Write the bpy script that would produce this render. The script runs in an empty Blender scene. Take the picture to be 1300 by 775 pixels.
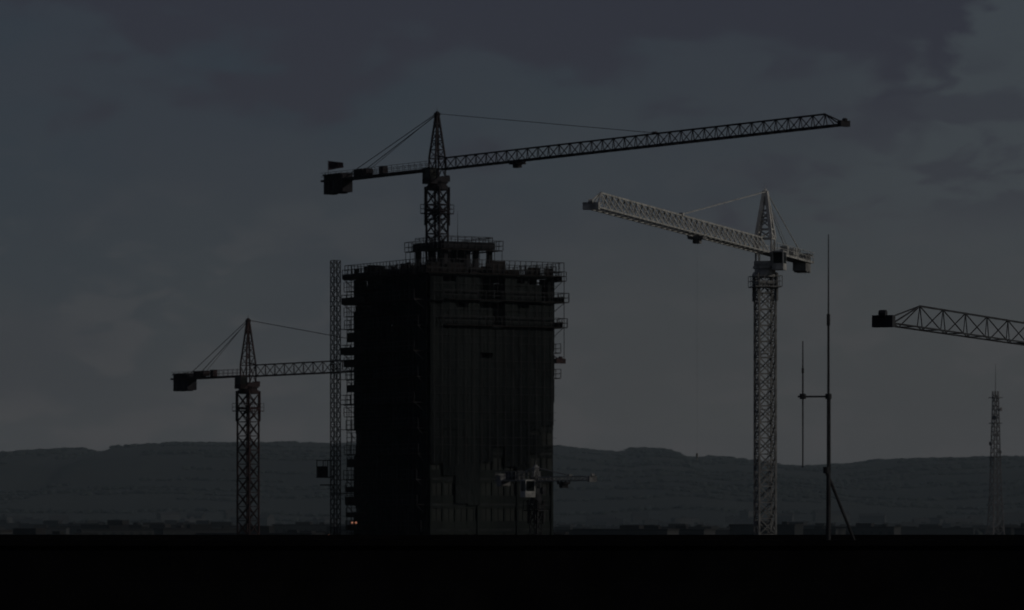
import bpy, math, random
from mathutils import Vector, Matrix, noise
random.seed(7)
scene = bpy.context.scene
R = random.random
def U(a, b): return a + (b - a) * random.random()

# ------------------------------------------------------------------ materials
def mat(name, c1, c2=None, scale=1.0, rough=0.8, metal=0.0, detail=6, spec=0.3, stretch=(1, 1, 1), bump=0):
    m = bpy.data.materials.new(name); m.use_nodes = True
    nt = m.node_tree; b = nt.nodes["Principled BSDF"]
    b.inputs["Roughness"].default_value = rough
    b.inputs["Metallic"].default_value = metal
    b.inputs["Specular IOR Level"].default_value = spec
    c2 = c2 or tuple(x * 0.6 for x in c1)
    tc = nt.nodes.new("ShaderNodeTexCoord"); mp = nt.nodes.new("ShaderNodeMapping")
    mp.inputs["Scale"].default_value = stretch
    n = nt.nodes.new("ShaderNodeTexNoise"); n.inputs["Scale"].default_value = scale
    n.inputs["Detail"].default_value = detail
    r = nt.nodes.new("ShaderNodeValToRGB")
    r.color_ramp.elements[0].position = 0.35; r.color_ramp.elements[0].color = (*c2, 1)
    r.color_ramp.elements[1].position = 0.65; r.color_ramp.elements[1].color = (*c1, 1)
    nt.links.new(tc.outputs["Object"], mp.inputs["Vector"])
    nt.links.new(mp.outputs["Vector"], n.inputs["Vector"])
    nt.links.new(n.outputs["Fac"], r.inputs["Fac"])
    nt.links.new(r.outputs["Color"], b.inputs["Base Color"])
    if bump:
        n2 = nt.nodes.new("ShaderNodeTexNoise"); n2.inputs["Scale"].default_value = .7; n2.inputs["Detail"].default_value = 4
        bp = nt.nodes.new("ShaderNodeBump"); bp.inputs["Distance"].default_value = bump; bp.inputs["Strength"].default_value = 1
        nt.links.new(mp.outputs["Vector"], n2.inputs["Vector"]); nt.links.new(n2.outputs["Fac"], bp.inputs["Height"]); nt.links.new(bp.outputs[0], b.inputs["Normal"])
    return m

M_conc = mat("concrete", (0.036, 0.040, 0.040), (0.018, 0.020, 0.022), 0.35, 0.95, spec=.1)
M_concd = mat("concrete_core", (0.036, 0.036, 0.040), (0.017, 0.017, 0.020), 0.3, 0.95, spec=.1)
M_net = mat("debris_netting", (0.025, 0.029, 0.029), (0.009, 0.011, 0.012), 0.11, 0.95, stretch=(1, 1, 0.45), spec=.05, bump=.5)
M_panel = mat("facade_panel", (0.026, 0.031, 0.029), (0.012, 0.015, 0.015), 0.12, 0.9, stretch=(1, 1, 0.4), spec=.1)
M_glass = mat("window_glass", (0.014, 0.019, 0.018), (0.007, 0.010, 0.010), 0.5, 0.35, spec=0.2)
M_steel = mat("scaffold_steel", (0.038, 0.038, 0.042), (0.018, 0.017, 0.019), 1.0, 0.7, spec=.15)
M_timber = mat("formwork_timber", (0.032, 0.027, 0.026), (0.016, 0.014, 0.014), 0.7, 0.9, spec=.1)
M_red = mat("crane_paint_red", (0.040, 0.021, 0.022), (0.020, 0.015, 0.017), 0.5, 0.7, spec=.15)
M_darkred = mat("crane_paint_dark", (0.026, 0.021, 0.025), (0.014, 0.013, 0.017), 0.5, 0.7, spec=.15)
M_white = mat("crane_paint_white", (0.52, 0.515, 0.49), (0.24, 0.24, 0.23), 1.4, 0.6)
M_whiteh = mat("crane_paint_white_pale", (0.62, 0.61, 0.58), (0.42, 0.41, 0.39), 1.0, 0.6)  # palest of the white tones, set on the white crane's tower head
M_lgrey = mat("crane_paint_light_grey", (0.26, 0.26, 0.255), (0.12, 0.12, 0.12), 1.2, 0.6)  # light grey tone for the white crane's mast and the small crane
M_grey = mat("crane_paint_grey", (0.060, 0.065, 0.070), (0.028, 0.028, 0.032), 0.6, 0.7, spec=.15)
M_cw = mat("counterweight_concrete", (0.032, 0.030, 0.034), (0.018, 0.018, 0.022), 0.8, 0.9, spec=.1)
M_cwl = mat("counterweight_light", (0.26, 0.26, 0.25), (0.12, 0.12, 0.12), 0.8, 0.9)
M_ant = mat("antenna_metal", (0.045, 0.047, 0.052), (0.022, 0.022, 0.025), 6, 0.7, spec=.15)
M_mast = mat("galvanised_steel", (0.11, 0.105, 0.11), (0.07, 0.07, 0.075), 0.3, 0.7)
M_tree = mat("foliage", (0.034, 0.040, 0.037), (0.024, 0.029, 0.027), 0.01, 0.95, spec=.05)
M_town = mat("town_walls", (0.055, 0.055, 0.055), (0.024, 0.026, 0.027), 0.02, 0.9, spec=.1)
M_roof = mat("town_roofs", (0.032, 0.030, 0.030), (0.018, 0.018, 0.019), 0.03, 0.9, spec=.1)
M_clad = mat("black_cladding", (0.010, 0.010, 0.011), (0.006, 0.006, 0.007), 1.2, 0.95, spec=0.03)
M_bitu = mat("bitumen_roof", (0.03, 0.03, 0.03), (0.02, 0.02, 0.02), 1.5, 0.95)
M_flag = mat("flag_cloth", (0.05, 0.03, 0.04), (0.03, 0.02, 0.03), 2, 0.9)

def terrain_mat(name, base, dark, sc):
    m = bpy.data.materials.new(name); m.use_nodes = True
    nt = m.node_tree; b = nt.nodes["Principled BSDF"]
    b.inputs["Roughness"].default_value = 1.0; b.inputs["Specular IOR Level"].default_value = 0.05
    tc = nt.nodes.new("ShaderNodeTexCoord")
    v = nt.nodes.new("ShaderNodeTexVoronoi"); v.inputs["Scale"].default_value = sc
    n = nt.nodes.new("ShaderNodeTexNoise"); n.inputs["Scale"].default_value = sc * 2.2; n.inputs["Detail"].default_value = 9
    nt.links.new(tc.outputs["Object"], v.inputs["Vector"]); nt.links.new(tc.outputs["Object"], n.inputs["Vector"])
    s = nt.nodes.new("ShaderNodeSeparateColor"); nt.links.new(v.outputs["Color"], s.inputs[0])
    a = nt.nodes.new("ShaderNodeMath"); a.operation = 'MULTIPLY_ADD'; a.inputs[1].default_value = 0.35
    nt.links.new(s.outputs[0], a.inputs[0]); nt.links.new(n.outputs["Fac"], a.inputs[2])
    r = nt.nodes.new("ShaderNodeValToRGB")
    r.color_ramp.elements[0].position = 0.45; r.color_ramp.elements[0].color = (*dark, 1)
    r.color_ramp.elements[1].position = 0.9; r.color_ramp.elements[1].color = (*base, 1)
    nt.links.new(a.outputs[0], r.inputs["Fac"]); nt.links.new(r.outputs["Color"], b.inputs["Base Color"])
    return m
M_hill = terrain_mat("hill_fields", (0.038, 0.041, 0.038), (0.026, 0.029, 0.028), 0.004)
M_ground = terrain_mat("ground_soil", (0.04, 0.04, 0.038), (0.03, 0.032, 0.03), 0.01)

# ------------------------------------------------------------------ mesh helper
class G:
    def __init__(s): s.v = []; s.f = []; s.mi = []; s.cur = 0
    def beam(s, p, q, r, n=4, r2=None):
        p = Vector(p); q = Vector(q); d = q - p
        if d.length < 1e-6: return
        d.normalize()
        a = Vector((0, 0, 1)) if abs(d.z) < 0.9 else Vector((1, 0, 0))
        x = d.cross(a).normalized(); y = d.cross(x)
        r2 = r if r2 is None else r2
        i0 = len(s.v)
        for c, rr in ((p, r), (q, r2)):
            for k in range(n):
                t = 2 * math.pi * (k + 0.5) / n
                s.v.append(c + x * (math.cos(t) * rr) + y * (math.sin(t) * rr))
        for k in range(n):
            j = (k + 1) % n
            s.f.append((i0 + k, i0 + j, i0 + n + j, i0 + n + k)); s.mi.append(s.cur)
        s.f.append(tuple(i0 + k for k in reversed(range(n)))); s.mi.append(s.cur)
        s.f.append(tuple(i0 + n + k for k in range(n))); s.mi.append(s.cur)
    def box(s, x0, x1, y0, y1, z0, z1, M=None):
        i = len(s.v)
        pts = [(x, y, z) for z in (z0, z1) for y in (y0, y1) for x in (x0, x1)]
        for p in pts:
            p = Vector(p); s.v.append(M @ p if M else p)
        for f in ((0, 2, 3, 1), (4, 5, 7, 6), (0, 1, 5, 4), (2, 6, 7, 3), (0, 4, 6, 2), (1, 3, 7, 5)):
            s.f.append(tuple(i + k for k in f)); s.mi.append(s.cur)
    def quad(s, *p):
        i = len(s.v); s.v += [Vector(x) for x in p]; s.f.append(tuple(range(i, i + len(p)))); s.mi.append(s.cur)
    def obj(s, name, mats, parent=None, rotz=0, smooth=False):
        me = bpy.data.meshes.new(name); me.from_pydata([tuple(v) for v in s.v], [], s.f)
        if not isinstance(mats, (list, tuple)): mats = [mats]
        for m in mats: me.materials.append(m)
        me.polygons.foreach_set("material_index", s.mi); me.update()
        if smooth: me.polygons.foreach_set("use_smooth", [True] * len(s.f))
        o = bpy.data.objects.new(name, me); scene.collection.objects.link(o)
        if parent: o.parent = parent
        o.rotation_euler[2] = rotz
        return o
def empty(name, loc, rz=0):
    e = bpy.data.objects.new(name, None); scene.collection.objects.link(e)
    e.location = loc; e.rotation_euler[2] = rz; e.empty_display_size = 2
    return e

def lattice(g, w, z0, z1, bay, rc, rd, w2=None, cx=0, cy=0, xb=True):
    n = max(1, round((z1 - z0) / bay)); w2 = w if w2 is None else w2
    def c(k, z):
        ww = (w + (w2 - w) * (z - z0) / (z1 - z0)) / 2
        return Vector((cx + (-1, 1, 1, -1)[k] * ww, cy + (-1, -1, 1, 1)[k] * ww, z))
    for k in range(4): g.beam(c(k, z0), c(k, z1), rc, 4)
    for i in range(n):
        a = z0 + (z1 - z0) * i / n; b = z0 + (z1 - z0) * (i + 1) / n
        for k in range(4):
            j = (k + 1) % 4
            g.beam(c(k, b), c(j, b), rd)
            if xb: 
                g.beam(c(k, a), c(j, b), rd); g.beam(c(j, a), c(k, b), rd)
            elif (i + k) % 2: g.beam(c(k, a), c(j, b), rd)
            else: g.beam(c(j, a), c(k, b), rd)

# ------------------------------------------------------------------ tower crane
def tower_crane(loc, d, jz, apex, L, CL, mw=2.0, mast_rot=0.6, paint=None, paint2=None, cwm=None, jh=1.4, jw=1.3,
                bay=2.2, ties=(45,), mast_z0=0.0, cw=(3.4, 1.6, 2.6), xb=True, th=0.085, td=0.045, headr=.14, headm=None,
                trolley=None, hook=6, headw=1.6, mbay=2.0, head_off=0.0, platform=4.2, flag=False, cabside=-1, sag=0.0, cabm=None, mastm=None, rope=.016):
    e = empty("tower_crane", loc, math.atan2(d[1], d[0]))
    # mast
    g = G(); top = jz - 2.6
    lattice(g, mw, mast_z0, top, mbay, th * 1.25, td * 1.25, xb=xb)
    g.beam((0.25, 0.3, mast_z0), (0.25, 0.3, top), 0.03); g.beam((-0.15, 0.3, mast_z0), (-0.15, 0.3, top), 0.03)
    zz = mast_z0 + 6
    while zz < top - 6:
        g.box(-mw * .45, mw * .45, -mw * .45, mw * .1, zz, zz + .06); zz += 6
    g.obj("mast", mastm or paint2, e, mast_rot)
    if mast_z0 == 0:
        g = G(); g.box(-3, 3, -3, 3, -0.5, 0.9); g.box(-1.4, 1.4, -1.4, 1.4, 0.9, 1.3); g.obj("foundation", M_conc, e, mast_rot)
    # collar / platform below slewing
    g = G(); pz = jz - platform; pw = mw * .5 + .55
    g.box(-pw, pw, -pw, pw, pz - .12, pz)
    for s in (-1, 1):
        for zr in (.55, 1.1):
            g.beam((-pw, s * pw, pz + zr), (pw, s * pw, pz + zr), .035); g.beam((s * pw, -pw, pz + zr), (s * pw, pw, pz + zr), .035)
        for t in (-1, -.33, .33, 1):
            g.beam((t * pw, s * pw, pz), (t * pw, s * pw, pz + 1.1), .035); g.beam((s * pw, t * pw, pz), (s * pw, t * pw, pz + 1.1), .035)
    q = mw * .5 + .12
    for s in (-1, 1):
        g.box(-q, q, s * q - .08, s * q + .08, pz + .2, pz + .5); g.box(s * q - .08, s * q + .08, -q + .09, q - .09, pz + .2, pz + .5)
        for t in (-1, 1): g.beam((s * q, t * q, pz - 1.6), (s * q, t * q, jz - 2.2), .13)
    for s in (-1, 1):
        g.beam((-q, s * q, pz - 1.6), (q, s * q, pz), .06); g.beam((s * q, -q, pz - 1.6), (s * q, q, pz), .06)
    g.obj("climbing_collar", mastm or paint2, e, mast_rot)
    # slewing unit
    g = G()
    g.beam((0, 0, jz - 2.6), (0, 0, jz - 2.1), mw * .72, 16)
    g.beam((0, 0, jz - 2.1), (0, 0, jz - 1.7), mw * .62, 16)
    g.beam((0, 0, jz - 1.7), (0, 0, jz - 1.45), mw * .72, 16)
    g.box(-mw * .55, mw * .55, -mw * .55, mw * .55, jz - 1.45, jz - .9)
    for sx in (-1, 1):
        for sy in (-1, 1): g.beam((sx * headw * .5, sy * headw * .5, jz - .9), (sx * headw * .5, sy * headw * .5, jz + jh), .12)
    for s in (-1, 1):
        g.beam((-headw * .5, s * headw * .5, jz - .9), (headw * .5, s * headw * .5, jz + jh), .07)
        g.beam((headw * .5, s * headw * .5, jz - .9), (-headw * .5, s * headw * .5, jz + jh), .07)
        g.box(s * .55 - .2, s * .55 + .2, mw * .56, mw * .56 + .4, jz - 1.5, jz - .7)
    g.obj("slewing_unit", paint2, e)
    # cab
    g = G(); cy = cabside * (headw * .5 + .85)
    g.box(-.2, 1.5, cy - .62, cy + .62, jz - 1.9, jz - 1.2)
    g.box(-.2, 1.5, cy - .62, cy + .62, jz + .0, jz + .15)
    for x in (-.14, 1.44):
        for y in (cy - .56, cy + .56): g.box(x - .05, x + .05, y - .05, y + .05, jz - 1.2, jz)
    g.cur = 1; g.box(-.1, 1.4, cy - .5, cy + .5, jz - 1.19, jz - .01)
    g.obj("operator_cab", [cabm or paint2, M_glass], e)
    # tower head
    g = G(); b0 = jz + jh; hw = headw * .5
    ap = Vector((head_off, 0, apex))
    for sx in (-1, 1):
        for sy in (-1, 1): g.beam((sx * hw, sy * hw, b0), ap + Vector((sx * .12, sy * .12, 0)), headr)
    nb = 5
    for i in range(nb):
        t0 = i / nb; t1 = (i + 1) / nb
        def hp(sx, sy, t): return Vector((sx * hw, sy * hw, b0)).lerp(ap + Vector((sx * .12, sy * .12, 0)), t)
        for (a, b) in (((-1, -1), (1, -1)), ((1, -1), (1, 1)), ((1, 1), (-1, 1)), ((-1, 1), (-1, -1))):
            g.beam(hp(*a, t0), hp(*b, t0), headr * .45)
            if i % 2: g.beam(hp(*a, t0), hp(*b, t1), headr * .4)
            else: g.beam(hp(*b, t0), hp(*a, t1), headr * .4)
    g.box(head_off - .3, head_off + .3, -.3, .3, apex - .25, apex + .1)
    g.beam((head_off, -.12, apex), (head_off, .12, apex), .32, 12)
    g.beam((head_off, 0, apex), (head_off, 0, apex + .8), .025)
    g.obj("tower_head", headm or paint, e)
    # jib
    g = G(); x0 = hw + .1; n = int((L - x0) / bay); bay = (L - x0) / n
    def zj(x): return jz + sag * (x / L) ** 2
    for s in (-1, 1): 
        for i in range(n): g.beam((x0 + i * bay, s * jw / 2, zj(x0 + i * bay)), (x0 + (i + 1) * bay, s * jw / 2, zj(x0 + (i + 1) * bay)), th)
    for i in range(n):
        xa = x0 + i * bay; xb_ = xa + bay; xm = (xa + xb_) / 2
        g.beam((xa, -jw / 2, zj(xa)), (xa, jw / 2, zj(xa)), td)
        g.beam((xa, -jw / 2, zj(xa)), (xb_, jw / 2, zj(xb_)), td * .8)
        if i < n - 1:
            tz = Vector((xm, 0, zj(xm) + jh))
            nx = xm + bay
            if i < n - 2: g.beam(tz, (nx, 0, zj(nx) + jh), th * 1.1)
            for s in (-1, 1):
                g.beam((xa, s * jw / 2, zj(xa)), tz, td); g.beam((xb_, s * jw / 2, zj(xb_)), tz, td)
    lt = x0 + (n - 1.5) * bay
    for s in (-1, 1): g.beam((lt, 0, zj(lt) + jh), (L, s * jw / 2, zj(L)), td * 1.3)
    g.beam((x0 + bay * .5, 0, jz + jh), (0, 0, jz + jh + .4), th)
    g.box(L - .35, L + .25, -jw / 2 - .05, jw / 2 + .05, zj(L) - .22, zj(L) + .45)
    g.beam((L + .1, -.2, zj(L) + .5), (L + .1, .2, zj(L) + .5), .25, 10)
    g.box(x0, L * .5, -.2, .2, jz - .02, jz + .03)
    g.obj("jib", paint, e)
    # counter jib
    g = G(); cj = jw / 2 + .15
    for s in (-1, 1):
        g.beam((-hw, s * cj, jz + .1), (-CL, s * cj, jz + .1), th * 1.5)
        for zr in (.65, 1.15): g.beam((-hw, s * (cj + .25), jz + zr), (-CL, s * (cj + .25), jz + zr), .032)
        x = -hw - .3
        while x > -CL: g.beam((x, s * (cj + .25), jz + .1), (x, s * (cj + .25), jz + 1.15), .032); x -= 1.3
    x = -hw; fl = 1
    while x - 1.6 > -CL:
        g.beam((x, -cj, jz + .1), (x, cj, jz + .1), td); g.beam((x, -cj * fl, jz + .1), (x - 1.6, cj * fl, jz + .1), td); fl = -fl; x -= 1.6
    g.box(-CL, -hw - .2, -cj + .1, cj - .1, jz + .14, jz + .19)
    g.beam((-CL, -cj - .2, jz + .1), (-CL, cj + .2, jz + .1), th * 1.6)
    g.obj("counter_jib", paint, e)
    g = G()
    g.box(-CL * .72, -CL * .72 + 1.9, -.6, .6, jz + .2, jz + 1.2); g.beam((-CL * .72 + 2.5, -.6, jz + .8), (-CL * .72 + 2.5, .6, jz + .8), .45, 12)
    g.box(-CL * .5, -CL * .5 + .9, -.4, .4, jz + .2, jz + 1.3)
    g.obj("hoist_winch", paint2, e)
    g = G(); nsl = 4; sl = cw[0] / nsl
    for i in range(nsl):
        xx = -CL + .3 + i * sl
        g.box(xx, xx + sl - .06, -cw[1] / 2, cw[1] / 2, jz - cw[2] + .9 + (i % 2) * .12, jz + .75)
        g.box(xx + .1, xx + sl - .16, -cw[1] / 2 - .25, cw[1] / 2 + .25, jz + .76, jz + .95)
    g.obj("counterweight", cwm or M_cw, e)
    # pendant ties
    g = G()
    for t in ties:
        for s in (-.1, .1): g.beam((head_off, s, apex), (t, s, zj(t) + jh + .1), .045)
        g.box(t - .3, t + .3, -.2, .2, zj(t) + jh - .05, zj(t) + jh + .25)
    for s in (-1, 1): g.beam((head_off, s * .15, apex), (-CL * .8, s * cj, jz + .2), .05)
    g.beam((head_off, 0, apex), (-CL * .72 + 2.5, 0, jz + .9), .03)
    g.obj("pendant_tie", paint, e)
    if trolley:
        g = G(); tz = zj(trolley)
        g.box(trolley - .8, trolley + .8, -jw / 2 - .1, jw / 2 + .1, tz - .42, tz - .16)
        for sx in (-.6, .6):
            for sy in (-1, 1): g.beam((trolley + sx, sy * (jw / 2 + .02), tz - .12), (trolley + sx, sy * (jw / 2 + .16), tz - .12), .14, 8)
        g.box(trolley - .5, trolley + .5, -.35, .35, tz - .85, tz - .42)
        hz = tz - hook
        if hook > 1:
            for s in (-.06, .06): g.beam((trolley + s, 0, tz - .8), (trolley + s, 0, hz), rope)
            g.box(trolley - .14, trolley + .14, -.08, .08, hz - .4, hz)
            g.beam((trolley, 0, hz - .4), (trolley, 0, hz - .6), .04, 6)
            g.beam((trolley, 0, hz - .6), (trolley + .12, 0, hz - .72), .03, 6); g.beam((trolley + .12, 0, hz - .72), (trolley + .2, 0, hz - .55), .025, 6)
        g.beam((x0, 0, jz - .12), (L, 0, zj(L) - .1), .018)
        g.obj("trolley_and_hook", mastm or M_darkred, e)
    if flag:
        g = G(); fx = -CL + .2
        g.beam((fx, 0, jz + .2), (fx, 0, jz + 2.9), .04)
        Wn = 7
        rows = []
        for i in range(Wn + 1):
            u = i / Wn
            rows.append((Vector((fx + u * 1.5, 1.3 * u + .16 * math.sin(u * 7), jz + 2.85 - .25 * u)), Vector((fx + u * 1.2, 1.6 * u + .1 * math.sin(u * 7), jz + 1.6 + .35 * u))))
        for i in range(Wn): g.quad(rows[i][0], rows[i + 1][0], rows[i + 1][1], rows[i][1])
        g.obj("flag", M_flag, e)
    return e

def nrm(x, y): l = math.hypot(x, y); return (x / l, y / l)

# crane climbing out of the high-rise core
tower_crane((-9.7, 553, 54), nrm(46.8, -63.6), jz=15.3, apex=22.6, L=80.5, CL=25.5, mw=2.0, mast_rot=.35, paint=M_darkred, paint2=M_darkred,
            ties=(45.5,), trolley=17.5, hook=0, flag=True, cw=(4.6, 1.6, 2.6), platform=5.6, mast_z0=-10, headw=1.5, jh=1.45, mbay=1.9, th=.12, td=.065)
# red crane behind the high-rise
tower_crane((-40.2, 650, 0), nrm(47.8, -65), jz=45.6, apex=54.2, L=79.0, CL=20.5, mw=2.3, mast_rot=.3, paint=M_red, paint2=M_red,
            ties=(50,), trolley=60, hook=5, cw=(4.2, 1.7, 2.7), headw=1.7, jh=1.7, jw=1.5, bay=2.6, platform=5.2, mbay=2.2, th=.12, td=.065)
# white crane
tower_crane((27.3, 460, 0), nrm(-20, -69), jz=52.9, apex=59.5, L=72, CL=20, mw=1.85, mast_rot=.5, paint=M_white, paint2=M_white, cwm=M_cwl, mastm=M_lgrey, headr=.24, headm=M_whiteh,
            ties=(37.5,), trolley=31, hook=22, rope=.003, cw=(2.6, 1.5, 2.0), headw=1.7, jh=1.55, jw=1.4, bay=2.2, platform=3.6, mbay=1.75, cabside=1, th=.11, td=.065)
# near crane, only its jib in frame
tower_crane((42.9, 296, 0), nrm(-22, -56), jz=35.6, apex=42.5, L=60.2, CL=16, mw=1.8, paint=M_grey, paint2=M_grey,
            ties=(28,), trolley=22, hook=8, jh=1.3, jw=1.1, bay=4.6, th=.065, td=.038)
# small crane low in front of the high-rise
tower_crane((2.8, 500, 0), nrm(.35, -.937), jz=28.6, apex=30.2, L=18, CL=12, mw=1.0, paint=M_lgrey, paint2=M_grey, cwm=M_lgrey, cabm=M_white, mastm=M_steel,
            ties=(11,), trolley=9, hook=0, jh=.45, jw=.8, bay=1.2, cw=(1.6, 1.2, 1.5), headw=.8, platform=3.4, mbay=1.1, th=.06, td=.03, headr=.07)

# ------------------------------------------------------------------ high-rise
ang = math.radians(32)
hb = empty("high_rise_building", (-10.5, 541, 0), ang)
W = 18.5; SH = 3.26; NF = 17; TOP = NF * SH
g = G()
for i in range(1, NF + 1): g.box(-.12, W + .12, -.12, W + .12, i * SH - .3, i * SH)
g.box(-.3, W + .3, -.3, W + .3, 0, .35)
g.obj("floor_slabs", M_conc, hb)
g = G(); nc = 6
for i in range(NF):
    z0 = i * SH + (.36 if i == 0 else .003); z1 = (i + 1) * SH - .303
    for a in range(nc):
        p = .35 + a * (W - .7) / (nc - 1)
        for (x, y) in ((p, .35), (p, W - .35), (.35, p), (W - .35, p)):
            g.box(x - .24, x + .24, y - .24, y + .24, z0, z1)
g.obj("columns", M_conc, hb)
g = G(); g.box(5.8, 12.7, 5.8, 12.7, .4, TOP + 1.0)
for i in range(NF - 1):
    z0 = i * SH + .5; z1 = (i + 1) * SH - .31
    g.box(.9, 5.79, 9.0, 9.2, z0, z1); g.box(12.71, W - .9, 8.0, 8.2, z0, z1)
    g.box(8.0, 8.2, .9, 5.79, z0, z1); g.box(9.4, 9.6, 12.71, W - .9, z0, z1)
    g.box(1.2, 7.9, 3.4, 3.55, z0, z1); g.box(8.3, W - 1.2, 4.2, 4.35, z0, z1)
    if i % 2: g.box(3.5, 3.7, 9.21, W - 1, z0, z1)
    else: g.box(14.5, 14.7, 8.21, W - 1, z0, z1)
g.obj("core_wall", M_concd, hb)
gp = G(); gg = G(); gn = G()
open_from = 12
def facade(face, i):
    z0 = i * SH; z1 = z0 + SH - .3
    nb = 10; bw = W / nb
    for b in range(nb):
        a0 = b * bw; a1 = a0 + bw
        def bx(G_, u0, u1, d0, d1, zz0, zz1):
            if face == 0: G_.box(u0, u1, d0, d1, zz0, zz1)
            elif face == 1: G_.box(d0, d1, u0, u1, zz0, zz1)
            elif face == 2: G_.box(u0, u1, W - d1, W - d0, zz0, zz1)
            else: G_.box(W - d1, W - d0, u0, u1, zz0, zz1)
        bx(gp, a0 + .01, a1 - .01, -.14, .08, z0 + .01, z0 + 1.0)
        bx(gp, a0 + .01, a0 + .3, -.12, .08, z0 + 1.005, z1 - .01)
        bx(gp, a0 + .3, a1 - .01, -.12, .08, z1 - .35, z1 - .01)
        bx(gg, a0 + .31, a1 - .02, .0 + .05 * (R() < .2), .07, z0 + 1.01, z1 - .36)
        bx(gp, (a0 + a1) / 2 + .1, (a0 + a1) / 2 + .17, -.05, .1, z0 + 1.0, z1 - .35)
for i in range(0, open_from):
    for f in range(4): facade(f, i)
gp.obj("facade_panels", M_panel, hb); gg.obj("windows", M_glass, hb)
nb = 10
drop = [9, 9, 8, 8, 9, 10, 9, 9, 10, 11]
for i in range(2, NF):
    for b in range(nb):
        a0 = b * W / nb; a1 = a0 + W / nb
        hi = i >= NF - 2
        if i >= drop[b] and R() < (.8 if hi else .985):
            d = U(0, .05)
            gn.box(a0 - .01, a1 - .02, -.36 - d, -.33 - d, i * SH - .3 + (U(0, 2.6) if i == drop[b] else 0), (i + 1) * SH - .30 - (U(.2, 1.0) if R() < (.35 if hi else .05) else .01))
        if R() < (.85 if hi else .985):
            d = U(0, .05)
            gn.box(-.40 - d, -.37 - d, a0 - .01, a1 - .02, i * SH - .3, (i + 1) * SH - .31 - (U(.3, .9) if R() < (.3 if hi else .05) else 0))
        if i >= open_from and R() < .85: gn.box(W + .33, W + .36, a0 + .03, a1 - .03, i * SH, (i + 1) * SH - .3)
        if i >= open_from and R() < .97: gn.box(a0 + .03, a1 - .03, W + .33, W + .36, i * SH, (i + 1) * SH - .3)
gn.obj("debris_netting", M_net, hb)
g = G()
for a in (0.0, W * .38, W * .7, W - .3):
    g.box(a, a + .3, -.26, -.145, .4, 9 * SH)
g.obj("pilasters", M_panel, hb)

g = G(); gt = G()
def rail(p, q, z, posts=1.2, h=1.15):
    p = Vector(p); q = Vector(q); L_ = (q - p).length; n = max(1, int(L_ / posts))
    for zr in (.55, h): g.beam((*p, z + zr), (*q, z + zr), .045)
    for k in range(n + 1):
        c = p.lerp(q, k / n); g.beam((*c, z), (*c, z + h), .045)
for i in range(1, NF + 1):
    z = i * SH - .1
    o = 1.9 if i in (17, 16, 14, 12) else U(1.0, 1.8)
    if i < 8: o = U(.7, 1.3)
    ve = W + U(.2, 1.1)
    gt.box(-o, -.55, U(0, 1.2), ve, z - .1, z)
    rail((-o, .5), (-o, ve), z); rail((-o, ve), (-.4, ve), z)
    for k in range(6):
        v = .6 + k * (W - .6) / 5; g.beam((-.13, v, z - 1.4), (-o, v, z - .1), .045); g.beam((-.13, v, z - .15), (-o, v, z - .15), .05)
    if i >= 5:
        z2 = z - 1.63; gt.box(-o * .8, -.55, W * .45, W + .6, z2 - .07, z2)
        rail((-o * .8, W * .6), (-o * .8, W + .6), z2)
        if R() < .6: gt.box(-o * .8 - .05, -o * .8 - .01, W * .75, W + .6, z2, z2 + U(.5, 1.4))
        if R() < .6: gt.box(-o - .05, -o - .01, W * .7, ve, z, z + U(.4, 1.1))
for v in (3, 7, 11, 15, W + .3):
    for u in (-.6, -1.25): g.beam((u, v, 20), (u, v, TOP + U(.5, 1.6)), .05)
for i in (15, 16, 17):
    z = i * SH - .1 - (.5 if i == 17 else 0); o = (1.7, 1.95, 1.6)[i - 15]
    gt.box(W + .4, W + o, -.9, W * .8, z - .1, z); rail((W + o, -.9), (W + o, W * .8), z); rail((W + .3, -.9), (W + o, -.9), z)
    for k in range(5):
        v = .2 + k * 3.4; g.beam((W, v, z - 1.5), (W + o, v, z - .1), .05)
        if R() < .7: gt.box(W + o + .01, W + o + .05, v, v + 2.6, z, z + U(.5, 1.2))
    if i < 17:
        gt.box(2, W + o - .1, -1.15, -.5, z - .1, z)
        rail((1.5, -1.15), (W + o - .1, -1.15), z)
for k in range(5):
    g.beam((W + 1.5, k * 3.3 - .5, 13.6 * SH), (W + 1.5, k * 3.3 - .5, TOP + .4), .045)
for i in (13, 14):
    z = i * SH - .1; gt.box(W + .4, W + 1.0, -.5, W * .5, z - .1, z)
    rail((W + 1.0, -.5), (W + 1.0, W * .5), z)
for k in range(16):
    g.beam((.4 + k * 1.18, -.62, 9.5 * SH), (.4 + k * 1.18, -.62, TOP + U(.6, 1.6)), .035)
for i in range(10, 17):
    for q in (.9, 1.9): g.beam((.2, -.62, i * SH + q), (W + .2, -.62, i * SH + q), .03)
for off, hh in ((-.4, 1.2), (-1.1, 1.7)):
    rail((off, off), (W - off, off), TOP, .8, hh); rail((off, off), (off, W - off), TOP, .8, hh)
    rail((W - off, off), (W - off, W - off), TOP, 1.0, hh); rail((off, W - off), (W - off, W - off), TOP, 1.0, hh)
for k in range(14):
    a = k * W / 14
    if R() < .75: gt.box(a, a + W / 14 - .05, -.39, -.33, TOP + .02, TOP + U(.5, 1.15))
    if R() < .8: gt.box(-.39, -.33, a, a + W / 14 - .05, TOP + .02, TOP + U(.6, 1.5))
gt.box(-1.2, W + 1.2, -1.2, -.45, TOP - .12, TOP - .02)
gt.box(-1.2, -.45, -.4, W + 1.2, TOP - .12, TOP - .02)
gt.box(W + .45, W + 1.2, -.4, W + 1.2, TOP - .12, TOP - .02)
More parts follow.
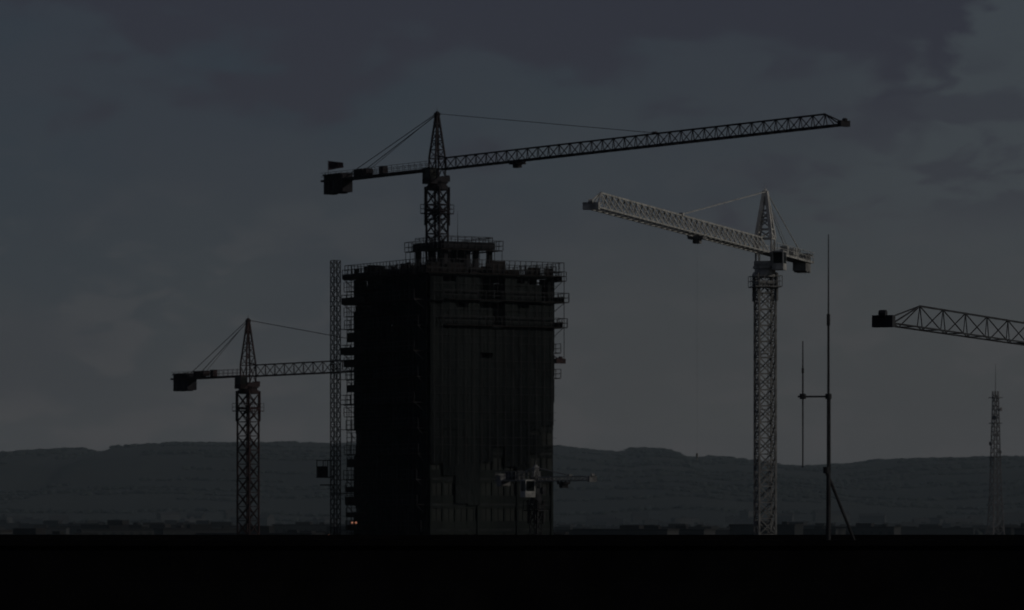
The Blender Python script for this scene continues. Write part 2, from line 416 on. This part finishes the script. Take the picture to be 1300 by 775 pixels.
for k in range(80):
    u = U(.2, W - .3); v = U(.2, W - .3)
    if 5.2 < u < 13.2 and 5.2 < v < 13.2: continue
    if R() < .5:
        ww = U(.6, 2.2); gt.box(u, u + ww, v, v + .12, TOP + .02, TOP + U(.7, 1.9))
    elif R() < .6:
        gt.box(u, u + U(.5, 1.6), v, v + U(.5, 1.6), TOP + .02, TOP + U(.3, 1.2))
    for q in range(3): g.beam((u + q * .3, v, TOP), (u + q * .3 + U(-.05, .05), v, TOP + U(.8, 1.9)), .035)
for a in range(nc):
    p = .35 + a * (W - .7) / (nc - 1)
    for (x, y) in ((p, .35), (.35, p), (W - .35, p)):
        for dx in (-.15, .15):
            for dy in (-.15, .15): g.beam((x + dx, y + dy, TOP), (x + dx, y + dy, TOP + U(.9, 1.5)), .02)
c0, c1 = 5.6, 12.9
gc = G()
for a in (c0 + .3, (c0 + c1) / 2, c1 - .3):
    for b in (c0 + .3, (c0 + c1) / 2, c1 - .3):
        if a == b == (c0 + c1) / 2: continue
        gc.box(a - .3, a + .3, b - .3, b + .3, TOP + 1.0, TOP + 3.5)
gc.box(c0 - .2, c1 + .2, c0 - .2, c0 + 1.4, TOP + 3.5, TOP + 4.4)
gc.box(c0 - .2, c1 + .2, c1 - 1.4, c1 + .2, TOP + 3.5, TOP + 4.4)
gc.box(c0 - .2, c0 + 1.4, c0 + 1.403, c1 - 1.403, TOP + 3.5, TOP + 4.4)
gc.box(c1 - 1.4, c1 + .2, c0 + 1.403, c1 - 1.403, TOP + 3.5, TOP + 4.4)
gc.box(8.2, 10.0, 7.5, 9.2, TOP + 1.0, TOP + 3.3)
gc.obj("core_head", M_concd, hb)
z = TOP + 3.4
gt.box(c0 - 1.0, c1 + 1.0, c0 - 1.0, c0 - .25, z - .1, z); gt.box(c0 - 1.0, c0 - .25, c0 - .2, c1 + 1.0, z - .1, z); gt.box(c1 + .25, c1 + 1, c0 - .2, c1 + 1, z - .1, z)
for (p, q) in (((c0 - 1, c0 - 1), (c1 + 1, c0 - 1)), ((c0 - 1, c0 - 1), (c0 - 1, c1 + 1)), ((c1 + 1, c0 - 1), (c1 + 1, c1 + 1)), ((c0 - 1, c1 + 1), (c1 + 1, c1 + 1))):
    rail(p, q, z, 1.0, 1.2)
for (p, q) in (((c0, c0), (c1, c0)), ((c0, c0), (c0, c1)), ((c1, c0), (c1, c1))): rail(p, q, TOP + 4.4, 1.0, .7)
for a in range(9):
    t = c0 - .9 + a * (c1 - c0 + 1.8) / 8
    g.beam((t, c0 - .9, TOP), (t, c0 - .9, z), .04); g.beam((c0 - .9, t, TOP), (c0 - .9, t, z), .04)
g.beam((9.8, 9.2, TOP + 3.3), (9.8, 9.2, TOP + 8.6), .05, 6, .02)
g.obj("scaffolding", M_steel, hb); gt.obj("scaffold_decks", M_timber, hb)

# construction hoist on the left side
hz_ = empty("construction_hoist", (-22.9, 553.5, 0), ang)
g = G(); lattice(g, .95, 0, 57.6, 1.25, .065, .04)
for i in range(3, 17, 2): g.beam((.4, 0, i * SH - .2), (3.0, .6, i * SH - .2), .05); g.beam((.4, .4, i * SH - .2), (3.0, 1.6, i * SH - .2), .05)
g.obj("mast", M_steel, hz_)
g = G(); z = 29.4
g.box(-2.3, -.6, -.8, 1.0, z, z + .15); g.box(-2.3, -.6, -.8, 1.0, z + 2.2, z + 2.3)
for x in (-2.28, -.68):
    for y in (-.78, .9): g.box(x, x + .08, y, y + .08, z + .15, z + 2.2)
for k in range(6): g.beam((-2.25 + k * .3, -.76, z + .15), (-2.25 + k * .3, -.76, z + 2.2), .025)
g.box(-2.2, -.7, .85, .88, z + .15, z + 1.5)
g.box(-1.2, 2.6, -1.3, -.7, z - 2.1, z - 1.95); g.box(-1.8, -.6, -1.2, .9, z - 1.0, z - .85)
for k in range(5): g.beam((-1.1 + k * .9, -1.28, z - 1.95), (-1.1 + k * .9, -1.28, z - .9), .03)
g.obj("hoist_cage", M_steel, hz_)

# site lamps
Em = bpy.data.materials.new("lamp_glow"); Em.use_nodes = True
b = Em.node_tree.nodes["Principled BSDF"]; b.inputs["Emission Color"].default_value = (1.0, .38, .2, 1); b.inputs["Emission Strength"].default_value = .25
for (x, y, z) in ((-20.55, 548.5, 23.6), (-20.05, 548.5, 23.6), (-23.4, 545, 21.9)):
    e = empty("site_lamp", (x, y, z))
    g = G(); g.beam((0, .1, 0), (0, .35, 0), .17, 10, .1); g.beam((0, .2, -.1), (0, .2, -z), .04, 6); g.obj("housing", M_steel, e)
    g = G(); g.beam((0, 0, 0), (0, .099, 0), .11, 10, .14); g.obj("bulb", Em, e)

# ------------------------------------------------------------------ terrain
K = 36 / (150 * 1300)
prof = [(-1400, 108), (-1000, 118), (-720, 104), (-690, 112), (-598, 115), (-588, 110), (-537, 110), (-525, 120), (-437, 123), (-255, 121), (-100, 124),
        (58, 117), (94, 114), (155, 110), (166, 116), (216, 112), (235, 103), (260, 101), (277, 103), (388, 90), (476, 92), (510, 98), (587, 101), (720, 103), (1000, 112), (1500, 100)]
def ridge(x):
    if x <= prof[0][0]: return prof[0][1]
    if x >= prof[-1][0]: return prof[-1][1]
    for (a, b) in zip(prof, prof[1:]):
        if a[0] <= x <= b[0]:
            t = (x - a[0]) / (b[0] - a[0]); return a[1] + (b[1] - a[1]) * t
def hill_h(x, y):
    t = (y - 3700) / 2300
    if t <= 0: return -1.5
    s = min(t, 1.0); m = s * s * (3 - 2 * s)
    h = (ridge(x) - 2.0) * m
    n = noise.noise(Vector((x / 420, y / 600, 3.1))) * 16 + noise.noise(Vector((x / 130, y / 260, 1.7))) * 5
    h += n * math.sin(math.pi * s) ** 1.0 if s < 1 else 0
    if y > 6000: h -= (y - 6000) * .004
    h += noise.noise(Vector((x / 22, y / 60, 9))) * .9 * s
    return max(h, -1.5)
g = G(); xs = [-2600 + i * 12 for i in range(434)]; ys = [3600 + i * 60 for i in range(56)]
for y in ys:
    for x in xs: g.v.append(Vector((x, y, hill_h(x, y))))
nx = len(xs)
for j in range(len(ys) - 1):
    for i in range(nx - 1):
        a = j * nx + i; g.f.append((a, a + 1, a + nx + 1, a + nx)); g.mi.append(0)
g.obj("hills", M_hill, smooth=True)
g = G(); S = 16000
N = 40
for j in range(N + 1):
    for i in range(N + 1): g.v.append(Vector((-S + 2 * S * i / N, -S + 2 * S * j / N, 0)))
for j in range(N):
    for i in range(N): a = j * (N + 1) + i; g.f.append((a, a + 1, a + N + 2, a + N + 1)); g.mi.append(0)
g.obj("ground", M_ground)

import bmesh
bm = bmesh.new(); bmesh.ops.create_icosphere(bm, subdivisions=1, radius=1); ico_v = [v.co.copy() for v in bm.verts]; ico_f = [tuple(v.index for v in f.verts) for f in bm.faces]; bm.free()
bm = bmesh.new(); bmesh.ops.create_icosphere(bm, subdivisions=2, radius=1); ico2_v = [v.co.copy() for v in bm.verts]; ico2_f = [tuple(v.index for v in f.verts) for f in bm.faces]; bm.free()
def clump(g, x, y, z, r, h, hi=False):
    V, F = (ico2_v, ico2_f) if hi else (ico_v, ico_f)
    i = len(g.v)
    for v in V:
        j = U(.7, 1.2); g.v.append(Vector((x + v.x * r * j, y + v.y * r * j, z + h * .5 + v.z * h * .55 * j)))
    for f in F: g.f.append(tuple(i + k for k in f)); g.mi.append(0)
g = G()
for k in range(2200):
    x = U(-1500, 1500); d = noise.noise(Vector((x / 90, 0, 0)))
    y = 6000 + U(-60, 20); h = U(1.5, 3.6) * (1 + .9 * d); clump(g, x, y, hill_h(x, y) - .5, U(4, 10), h)
for k in range(260):
    y = U(3800, 5700); x = U(-1300, 1300); L_ = U(60, 260); a = U(-.25, .25); n = int(L_ / 9)
    for q in range(n):
        xx = x + q * 9 * math.cos(a) + U(-2, 2); yy = y + q * 9 * math.sin(a) + U(-6, 6)
        clump(g, xx, yy, hill_h(xx, yy) - 1, U(4, 8), U(3, 6))
for k in range(700):
    y = U(950, 3600); hw_ = y * .14; x = U(-hw_, hw_)
    hmx = 25 - 16 * y * K
    clump(g, x, y, 0, U(3, 7), min(U(7, 16), hmx), True)
g.obj("distant_trees", M_tree)

g = G()
def house(x, y, z, w, d, h, gable, rot):
    Mx = Matrix.Translation((x, y, z)) @ Matrix.Rotation(rot, 4, 'Z')
    g.cur = 0; g.box(-w / 2, w / 2, -d / 2, d / 2, -3, h, Mx)
    g.cur = 1
    if gable:
        rh = d * .32; o = .4
        P = [Mx @ Vector(p) for p in ((-w / 2 - o, -d / 2 - o, h - .1), (w / 2 + o, -d / 2 - o, h - .1), (w / 2 + o, d / 2 + o, h - .1), (-w / 2 - o, d / 2 + o, h - .1), (-w / 2 - o, 0, h + rh), (w / 2 + o, 0, h + rh))]
        i = len(g.v); g.v += P
        for f in ((0, 1, 5, 4), (2, 3, 4, 5), (1, 2, 5), (3, 0, 4), (0, 3, 2, 1)): g.f.append(tuple(i + k for k in f)); g.mi.append(1)
        g.box(w * .2, w * .2 + .9, -.4, .4, h, h + rh + 1.2, Mx)
    else:
        g.box(-w / 2 - .2, w / 2 + .2, -d / 2 - .2, d / 2 + .2, h + .003, h + .6, Mx)
        g.box(-w * .15, w * .1, -d * .2, d * .2, h + .6, h + U(1.5, 3), Mx)
        g.box(w * .25, w * .33, -d * .1, d * .1, h + .6, h + 1.5, Mx)
    g.cur = 2
    ns = int(h / 3)
    nw = int(w / 3.2)
    for s in range(ns):
        for k in range(nw):
            wx = -w / 2 + (k + .5) * w / nw
            g.box(wx - .6, wx + .6, -d / 2 - .05, -d / 2 + .05, s * 3 + 1, s * 3 + 2.4, Mx)
for k in range(650):
    y = 900 + 2800 * R() ** .8; hw_ = y * .145; x = U(-hw_, hw_)
    hmx = 25 - U(14, 28) * y * K
    big = R() < .3
    if big: house(x, y, 0, U(20, 45), U(12, 16), min(U(10, 21), hmx), False, U(-.4, .4))
    else: house(x, y, 0, U(9, 20), U(8, 11), min(U(5, 9), hmx - 3), R() < .8, U(-.8, .8))
for k in range(160):
    y = 3700 + 500 * R(); x = U(-700, 700)
    house(x, y, hill_h(x, y), U(9, 30), U(8, 12), U(5, 9), R() < .7, U(-.6, .6))
g.obj("distant_town_buildings", [M_town, M_roof, M_glass])

# ------------------------------------------------------------------ distant lattice mast
e = empty("telecom_tower", (170, 1500, 0), .4)
g = G(); lattice(g, 6.0, 0, 30, 4.0, .24, .12, w2=3.2); lattice(g, 3.2, 30, 66, 3.0, .18, .10, w2=1.5)
g.beam((0, 0, 66), (0, 0, 77), .16, 6, .06)
for z in (44, 56, 65): g.box(-1.8, 1.8, -1.8, 1.8, z, z + .25)
g.obj("lattice_mast", M_mast, e)
g = G()
for (z, a) in ((46, .3), (49, 2.1), (58, 4.0), (61, 5.3), (52, 4.4)):
    c = Vector((math.cos(a) * 1.6, math.sin(a) * 1.6, z)); g.beam(c, c + Vector((math.cos(a) * .6, math.sin(a) * .6, 0)), .3, 12, .8)
for a in range(6):
    c = Vector((math.cos(a) * 1.1, math.sin(a) * 1.1, 62)); g.box(c.x - .15, c.x + .15, c.y - .15, c.y + .15, 65.3, 67.4)
g.obj("dish_antennas", M_mast, e)

# ------------------------------------------------------------------ near roof with the antenna
fb = empty("flat_roof_building", (0, 58.6, 0))
g = G(); H = 24.05
g.box(-16, 16, 0, 14, 0, H)
g.obj("walls", M_clad, fb)
g = G()
g.box(-16, 16, 0, .3, H + .003, 24.53); g.box(-16, 16, 13.7, 14, H + .003, 24.53); g.box(-16, -15.7, .303, 13.697, H + .003, 24.53); g.box(15.7, 16, .303, 13.697, H + .003, 24.53)
g.obj("parapet", M_clad, fb)
g = G(); g.box(-16.05, 16.05, -.05, .35, 24.533, 24.61); g.box(-16.05, 16.05, 13.65, 14.05, 24.533, 24.61); g.box(-16.05, -15.65, .353, 13.647, 24.533, 24.61); g.box(15.65, 16.05, .353, 13.647, 24.533, 24.61)
g.obj("coping", M_clad, fb)
g = G(); g.box(-15.69, 15.69, .31, 13.69, H + .004, H + .03); g.obj("roof_surface", M_bitu, fb)
g = G()
for s in range(6):
    for k in range(12):
        x = -15 + k * 2.6; g.box(x, x + 1.3, -.03, .05, 2 + s * 3.5, 3.7 + s * 3.5)
g.obj("windows", M_glass, fb)

e = empty("rooftop_antenna", (4.45, 60, H))
g = G(); z0 = 0.03
def Z(w): return w - H
g.beam((0, 0, z0), (0, 0, Z(25.58)), .032, 10, .030)
g.beam((0, 0, Z(25.58)), (0, 0, Z(26.63)), .023, 10)
g.beam((0, 0, Z(26.63)), (0, 0, Z(27.75)), .019, 8, .016)
g.beam((0, 0, Z(27.75)), (0, 0, Z(28.9)), .012, 8, .007)
g.beam((0, 0, Z(27.62)), (0, 0, Z(27.78)), .026, 8)
g.box(-.14, .14, -.14, .14, .0, .05)
g.obj("pole", M_ant, e)
g = G()
g.beam((-.43, 0, Z(26.62)), (.03, 0, Z(26.62)), .014, 8)
for x in (-.36, 0): 
    g.beam((x, 0, Z(26.585)), (x, 0, Z(26.66)), .045, 10)
g.beam((-.36, -.06, Z(26.62)), (-.36, .06, Z(26.62)), .03, 8)
g.beam((-.36, 0, Z(26.62)), (-.36, 0, Z(27.40)), .013, 8, .008)
g.beam((-.36, 0, Z(25.62)), (-.36, 0, Z(26.62)), .010, 8, .012)
g.beam((-.36, 0, Z(26.95)), (-.36, 0, Z(27.02)), .018, 8)
g.obj("side_antenna", M_ant, e)
g = G()
g.beam((-.03, 0, Z(25.58)), (.58, .1, .02), .022, 8)
g.beam((-.03, 0, Z(25.54)), (-.03, 0, Z(25.63)), .045, 10)
g.beam((0, 0, Z(25.5)), (-.03, 0, Z(25.58)), .03, 8)
g.beam((.025, -.01, .05), (.022, -.01, Z(26.6)), .008, 6)
g.obj("brace", M_ant, e)

# ------------------------------------------------------------------ mist lying over the valley
g = G(); g.box(-9000, 9000, 300, 9500, -3, 210)
mv = bpy.data.materials.new("mist"); mv.use_nodes = True
nt = mv.node_tree; nt.nodes.clear()
o_ = nt.nodes.new("ShaderNodeOutputMaterial"); vs = nt.nodes.new("ShaderNodeVolumeScatter")
vs.inputs["Color"].default_value = (.60, .76, .86, 1); vs.inputs["Density"].default_value = 1 / 14500; vs.inputs["Anisotropy"].default_value = 0.0
nt.links.new(vs.outputs[0], o_.inputs["Volume"])
g.obj("mist", mv)

# ------------------------------------------------------------------ sky
w = bpy.data.worlds.new("World"); scene.world = w; w.use_nodes = True
nt = w.node_tree; nt.nodes.clear()
out = nt.nodes.new("ShaderNodeOutputWorld"); bg = nt.nodes.new("ShaderNodeBackground")
nt.links.new(bg.outputs[0], out.inputs[0]); bg.inputs[1].default_value = 0.1
sky = nt.nodes.new("ShaderNodeTexSky"); sky.sky_type = 'NISHITA'; sky.sun_disc = False
sunv = Vector((.90, -.27, .36)).normalized()
sky.sun_elevation = math.asin(sunv.z); sky.sun_rotation = math.atan2(sunv.x, sunv.y)
tc = nt.nodes.new("ShaderNodeTexCoord")
sep = nt.nodes.new("ShaderNodeSeparateXYZ"); nt.links.new(tc.outputs["Generated"], sep.inputs[0])
def math_(op, a, b=None, c=None):
    n = nt.nodes.new("ShaderNodeMath"); n.operation = op
    for i, v in enumerate((a, b, c)):
        if v is None: continue
        if isinstance(v, (int, float)): n.inputs[i].default_value = v
        else: nt.links.new(v, n.inputs[i])
    return n.outputs[0]
def noise_(scale, st, detail=6, rough=.5, loc=(0, 0, 0), dist=0):
    mp = nt.nodes.new("ShaderNodeMapping"); mp.inputs["Scale"].default_value = st; mp.inputs["Location"].default_value = loc
    nt.links.new(tc.outputs["Generated"], mp.inputs["Vector"])
    n = nt.nodes.new("ShaderNodeTexNoise"); n.inputs["Scale"].default_value = scale; n.inputs["Detail"].default_value = detail; n.inputs["Roughness"].default_value = rough
    n.inputs["Distortion"].default_value = dist
    nt.links.new(mp.outputs[0], n.inputs["Vector"]); return n.outputs["Fac"]
def sstep(v, a, b):
    n = nt.nodes.new("ShaderNodeMapRange"); n.interpolation_type = 'SMOOTHSTEP'
    nt.links.new(v, n.inputs["Value"]); n.inputs["From Min"].default_value = a; n.inputs["From Max"].default_value = b
    return n.outputs["Result"]
def mixc(f, a, b):
    n = nt.nodes.new("ShaderNodeMix"); n.data_type = 'RGBA'
    if isinstance(f, float): n.inputs[0].default_value = f
    else: nt.links.new(f, n.inputs[0])
    for i, v in ((6, a), (7, b)):
        if isinstance(v, tuple): n.inputs[i].default_value = (*v, 1)
        else: nt.links.new(v, n.inputs[i])
    return n.outputs[2]
x_, z_ = sep.outputs[0], sep.outputs[2]
n1 = noise_(22, (1, 1, 1.6), 8, .5, dist=.3); n2 = noise_(11, (1, 1, 2.6), 7, .5, (3, 1, 2), .3); n3 = noise_(48, (1, 1, 2.4), 8, .52, (5, 0, 1), .4)
n1c = math_('SUBTRACT', n1, .5); n3c = math_('SUBTRACT', n3, .5)
zz = math_('MULTIPLY_ADD', n1c, .09, math_('MULTIPLY_ADD', x_, -.25, z_))
grad = sstep(zz, .125, .01)
def srgb(r, g_, b_): return tuple(((c / 255 + .055) / 1.055) ** 2.4 * 10 for c in (r, g_, b_))
base = mixc(grad, srgb(39, 46, 56), srgb(53, 57, 62))
pat = sstep(n2, .40, .60)
base = mixc(math_('MULTIPLY', pat, .55), base, srgb(45, 48, 57))
brk = math_('MULTIPLY', sstep(math_('MULTIPLY_ADD', n1c, .08, x_), .055, .10), sstep(z_, .02, .08))
base = mixc(math_('MULTIPLY', brk, .8), base, srgb(55, 60, 66))
low = math_('MULTIPLY', sstep(x_, -.03, .03), sstep(z_, .075, .045))
base = mixc(math_('MULTIPLY', low, .6), base, srgb(56, 59, 63))
puff = math_('MULTIPLY', math_('MULTIPLY', sstep(n3, .46, .60), sstep(n2, .66, .45)), sstep(z_, .10, .035))
base = mixc(math_('MULTIPLY', puff, .5), base, srgb(62, 63, 68))
ex = math_('MULTIPLY_ADD', n1c, .11, math_('MULTIPLY_ADD', n3c, .05, x_))
ex2 = math_('MULTIPLY_ADD', z_, -.12, ex)
mR = sstep(ex2, .093, .080)
zc = math_('MULTIPLY_ADD', n1c, .13, math_('MULTIPLY_ADD', n3c, .06, z_))
zc2 = math_('MULTIPLY_ADD', x_, .14, zc)
mB = sstep(zc2, .090, .112)
bank = math_('MULTIPLY', mR, mB)
base = mixc(bank, base, srgb(39, 39, 50))
wisp = math_('MULTIPLY', math_('MULTIPLY', sstep(x_, .04, .08), sstep(n3, .47, .60)), math_('MULTIPLY', sstep(z_, .060, .078), sstep(z_, .112, .095)))
base = mixc(math_('MULTIPLY', wisp, .75), base, srgb(43, 44, 54))
fin = mixc(0.97, sky.outputs[0], base)
nt.links.new(fin, bg.inputs[0])

sl = bpy.data.lights.new("sun", 'SUN'); sl.energy = .60; sl.angle = math.radians(.5); sl.color = (1, .94, .85)
so = bpy.data.objects.new("sun", sl); scene.collection.objects.link(so)
so.rotation_euler = sunv.to_track_quat('Z', 'Y').to_euler()

# ------------------------------------------------------------------ camera
cd = bpy.data.cameras.new("camera"); cam = bpy.data.objects.new("camera", cd); scene.collection.objects.link(cam)
cam.location = (0, 0, 25); cam.rotation_euler = (math.radians(90), 0, 0)
cd.lens = 150; cd.sensor_width = 36; cd.shift_y = 262.5 / 1300; cd.clip_start = 1; cd.clip_end = 40000
cd.dof.use_dof = True; cd.dof.focus_distance = 110; cd.dof.aperture_fstop = 3.2
scene.camera = cam
scene.view_settings.view_transform = 'Standard'; scene.view_settings.look = 'None'; scene.view_settings.exposure = 0
